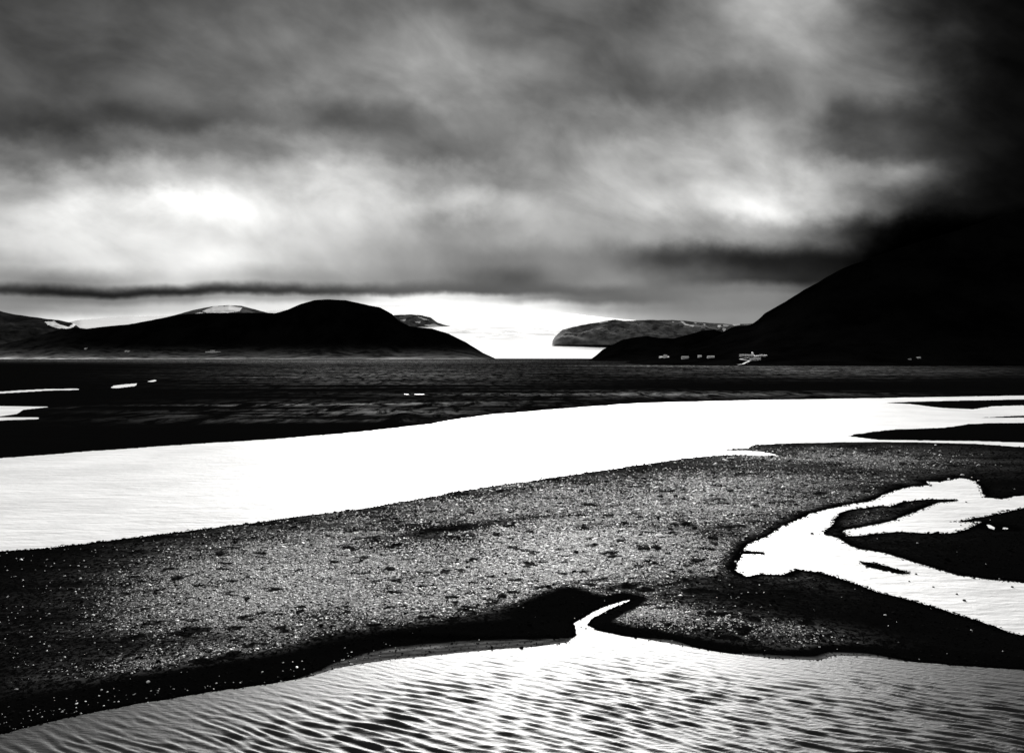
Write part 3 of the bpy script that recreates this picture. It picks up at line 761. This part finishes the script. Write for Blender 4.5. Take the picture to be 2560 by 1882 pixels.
# ------------------------------------------------------------------ single dark tufts on the gravel bar
M_TUFT = plain_mat('dark_moss_and_sedge', .014, .95, .05, .4, 3.0)
def tuft(px, py, wpx, hpx, label, seed):
    r = random.Random(seed); p = on_ground(px, py); s = p.y / F
    w = wpx * s; h = hpx * s * 1.1
    bm = bmesh.new()
    bmesh.ops.create_icosphere(bm, subdivisions=3, radius=1)
    ph = [r.uniform(0, 6.28) for _ in range(4)]
    for v in bm.verts:
        a = math.atan2(v.co.y, v.co.x)
        k = 1 + .18 * math.sin(2 * a + ph[0]) + .12 * math.sin(3 * a + ph[1]) + .08 * math.sin(7 * a + ph[2]) + r.uniform(-.05, .05)
        v.co = Vector((v.co.x * w / 2 * k, v.co.y * w * .55 * k, max(v.co.z, -.3) * h * .6 * (1 + .3 * math.sin(3 * v.co.x + ph[3]))))
    for _ in range(90):
        a = r.uniform(0, 6.28); q = math.sqrt(r.random()) * .95
        bx, by = math.cos(a) * q * w / 2, math.sin(a) * q * w * .5
        bz = h * .5 * math.sqrt(max(0, 1 - q * q))
        L = h * r.uniform(.35, .8); la = r.uniform(0, 6.28); t = L * r.uniform(.2, .9); wd = w * .012 + .012
        c, s_ = math.cos(la), math.sin(la)
        v1 = bm.verts.new((bx - s_ * wd, by + c * wd, bz - .05)); v2 = bm.verts.new((bx + s_ * wd, by - c * wd, bz - .05))
        v3 = bm.verts.new((bx + c * t, by + s_ * t, bz + L)); bm.faces.new((v1, v2, v3))
    me = bpy.data.meshes.new('sedge_tuft'); bm.to_mesh(me); bm.free(); me.materials.append(M_TUFT)
    o = link(bpy.data.objects.new('sedge_tuft', me)); o.location = p
    tag(o, label, 'plant', 'dark tufts growing on the gravel bar')
TUFTS = [
    (1609, 1371, 30, 9, 'broad ragged dark tuft, left of the close pair in mid gravel bar'),
    (1640, 1371, 26, 10, 'rounded dark tuft, right and tallest of the close pair in mid gravel bar'),
    (1669, 1384, 16, 4, 'thin flat dark tuft trailing below right of the close pair on the gravel bar'),
    (1440, 1382, 14, 7, 'small dark tuft alone left of the close pair on the pale gravel'),
    (1651, 1242, 18, 6, 'dark tuft, left of three in a short row on the upper gravel bar'),
    (1689, 1242, 12, 7, 'pointed dark tuft, middle of three in a short row on the upper gravel bar'),
    (1708, 1248, 12, 5, 'small low dark tuft, right of three in a short row on the upper gravel bar'),
    (1601, 1293, 15, 5, 'dark tuft by itself below the left end of the upper row of three'),
    (1686, 1311, 20, 5, 'flat dark tuft up and left of the large loose one right of bar centre'),
    (1713, 1310, 20, 9, 'large loose dark tuft between two smaller ones right of the bar centre'),
    (1736, 1321, 16, 7, 'compact dark tuft just below right of the large loose one'),
    (1676, 1323, 12, 5, 'little dark tuft below the flat one right of the bar centre'),
    (1781, 1346, 24, 11, 'bushy dark tuft on the gravel near the left bend of the white side channel'),
    (1785, 1359, 22, 5, 'low dark tuft right under the bushy one near the side channel bend'),
    (1609, 1197, 12, 5, 'farthest dark tuft, high on the gravel bar near the main river'),
    (1454, 1229, 14, 6, 'dark tuft close to the bank of the main river above the bar centre'),
    (1803, 1250, 26, 5, 'long flat dark tuft on the upper bar left of the side channel'),
    (1887, 1265, 18, 6, 'dark tuft on the upper bar nearest the upper edge of the side channel'),
    (1741, 1402, 26, 8, 'dark tuft left of the tip of the white side channel'),
    (444, 1446, 28, 9, 'wide dark tuft on the darker left part of the gravel bar'),
    (551, 1384, 24, 8, 'dark tuft on the left part of the bar, lower of two near the main river'),
    (589, 1356, 20, 7, 'dark tuft on the left part of the bar, upper of two near the main river'),
    (975, 1423, 26, 8, 'dark tuft on the bar below the long dark streak'),
    (1254, 1492, 24, 9, 'dark tuft at the lower edge of the bar above the black bank'),
]
for i, a in enumerate(TUFTS): tuft(*a, seed=100 + i)

# ------------------------------------------------------------------ single boulders that stand out
def boulder_mat(name, g): return plain_mat(name, g, .6, .35, .25, 4.0)
M_BP = boulder_mat('pale_boulder', .75); M_BD = boulder_mat('dark_boulder', .02)
def boulder(px, py, wpx, label, matl, seed, flat=.6, water=False, group='single boulders by the channels'):
    r = random.Random(seed)
    p = Vector(ground(px, py)) if water else on_ground(px, py)
    w = wpx * p.y / F
    bm = bmesh.new(); bmesh.ops.create_icosphere(bm, subdivisions=2, radius=1)
    cuts = [Vector((r.gauss(0, 1), r.gauss(0, 1), r.gauss(0, .7))).normalized() for _ in range(6)]
    for v in bm.verts:
        for c in cuts:
            e = v.co.dot(c) - .72
            if e > 0: v.co -= c * e
        v.co = Vector((v.co.x * w / 2, v.co.y * w * .42, v.co.z * w * flat * .5)) * r.uniform(.95, 1.05)
    me = bpy.data.meshes.new('boulder'); bm.to_mesh(me); bm.free(); me.materials.append(matl)
    o = link(bpy.data.objects.new('boulder', me)); o.location = p + Vector((0, 0, w * flat * .2)); o.rotation_euler.z = r.uniform(-.4, .4)
    tag(o, label, 'boulder', group)
BL = [
    (2406, 1188, 9, 'pale boulder on the black sand above the round head of the side channel', M_BP, False),
    (2257, 1200, 7, 'pale boulder on the dark flat left of the head of the side channel', M_BP, False),
    (2293, 1358, 6, 'lone pale boulder on the black sandbar between the two arms of the side channel', M_BP, False),
    (2030, 1334, 9, 'dark rock in the white water at the fork of the side channel', M_BD, True),
    (2166, 1419, 6, 'small dark rock just below the left end of the thin bar in the side channel', M_BD, True),
    (2402, 1313, 5, 'dark rock in the water under the dark spit of the upper arm', M_BD, True),
    (2415, 1255, 6, 'dark rock in the open water of the upper arm of the side channel', M_BD, True),
    (2410, 1501, 10, 'dark ringed rock in the grey water of the lower arm of the side channel', M_BD, True),
    (2392, 1485, 7, 'dark rock up and left of the ringed rock in the lower arm', M_BD, True),
    (2530, 1467, 8, 'dark rock near the right edge below the black sandbar', M_BD, True),
    (2290, 1435, 7, 'dark rock near the middle of the lower arm below the sandbar tip', M_BD, True),
    (2273, 1453, 5, 'small dark rock below left of the one at the middle of the lower arm', M_BD, True),
    (2333, 1467, 6, 'dark rock in the lower arm between the middle one and the ringed one', M_BD, True),
    (2213, 1538, 8, 'bright pale boulder in the dark gravel below the lower arm', M_BP, False),
    (2040, 1602, 8, 'bright pale boulder on dark gravel above the small pale inlet of the near river', M_BP, False),
    (1720, 1584, 8, 'bright pale boulder at the left part of the dark gravel bank over the near river', M_BP, False),
    (2049, 1617, 6, 'pale boulder nearest the small pale inlet of the near river', M_BP, False),
    (1465, 1571, 5, 'small dark rock in the mouth of the little white stream', M_BD, True),
    (1453, 1567, 4, 'smaller dark rock left in the mouth of the little white stream', M_BD, True),
    (201, 1447, 9, 'bright pale boulder on the dark left end of the gravel bar', M_BP, False),
    (370, 1705, 10, 'bright pale boulder low on the black bank at the left', M_BP, False),
]
for i, (x, y, w, l, m_, wa) in enumerate(BL): boulder(x, y, w, l, m_, 300 + i, water=wa)
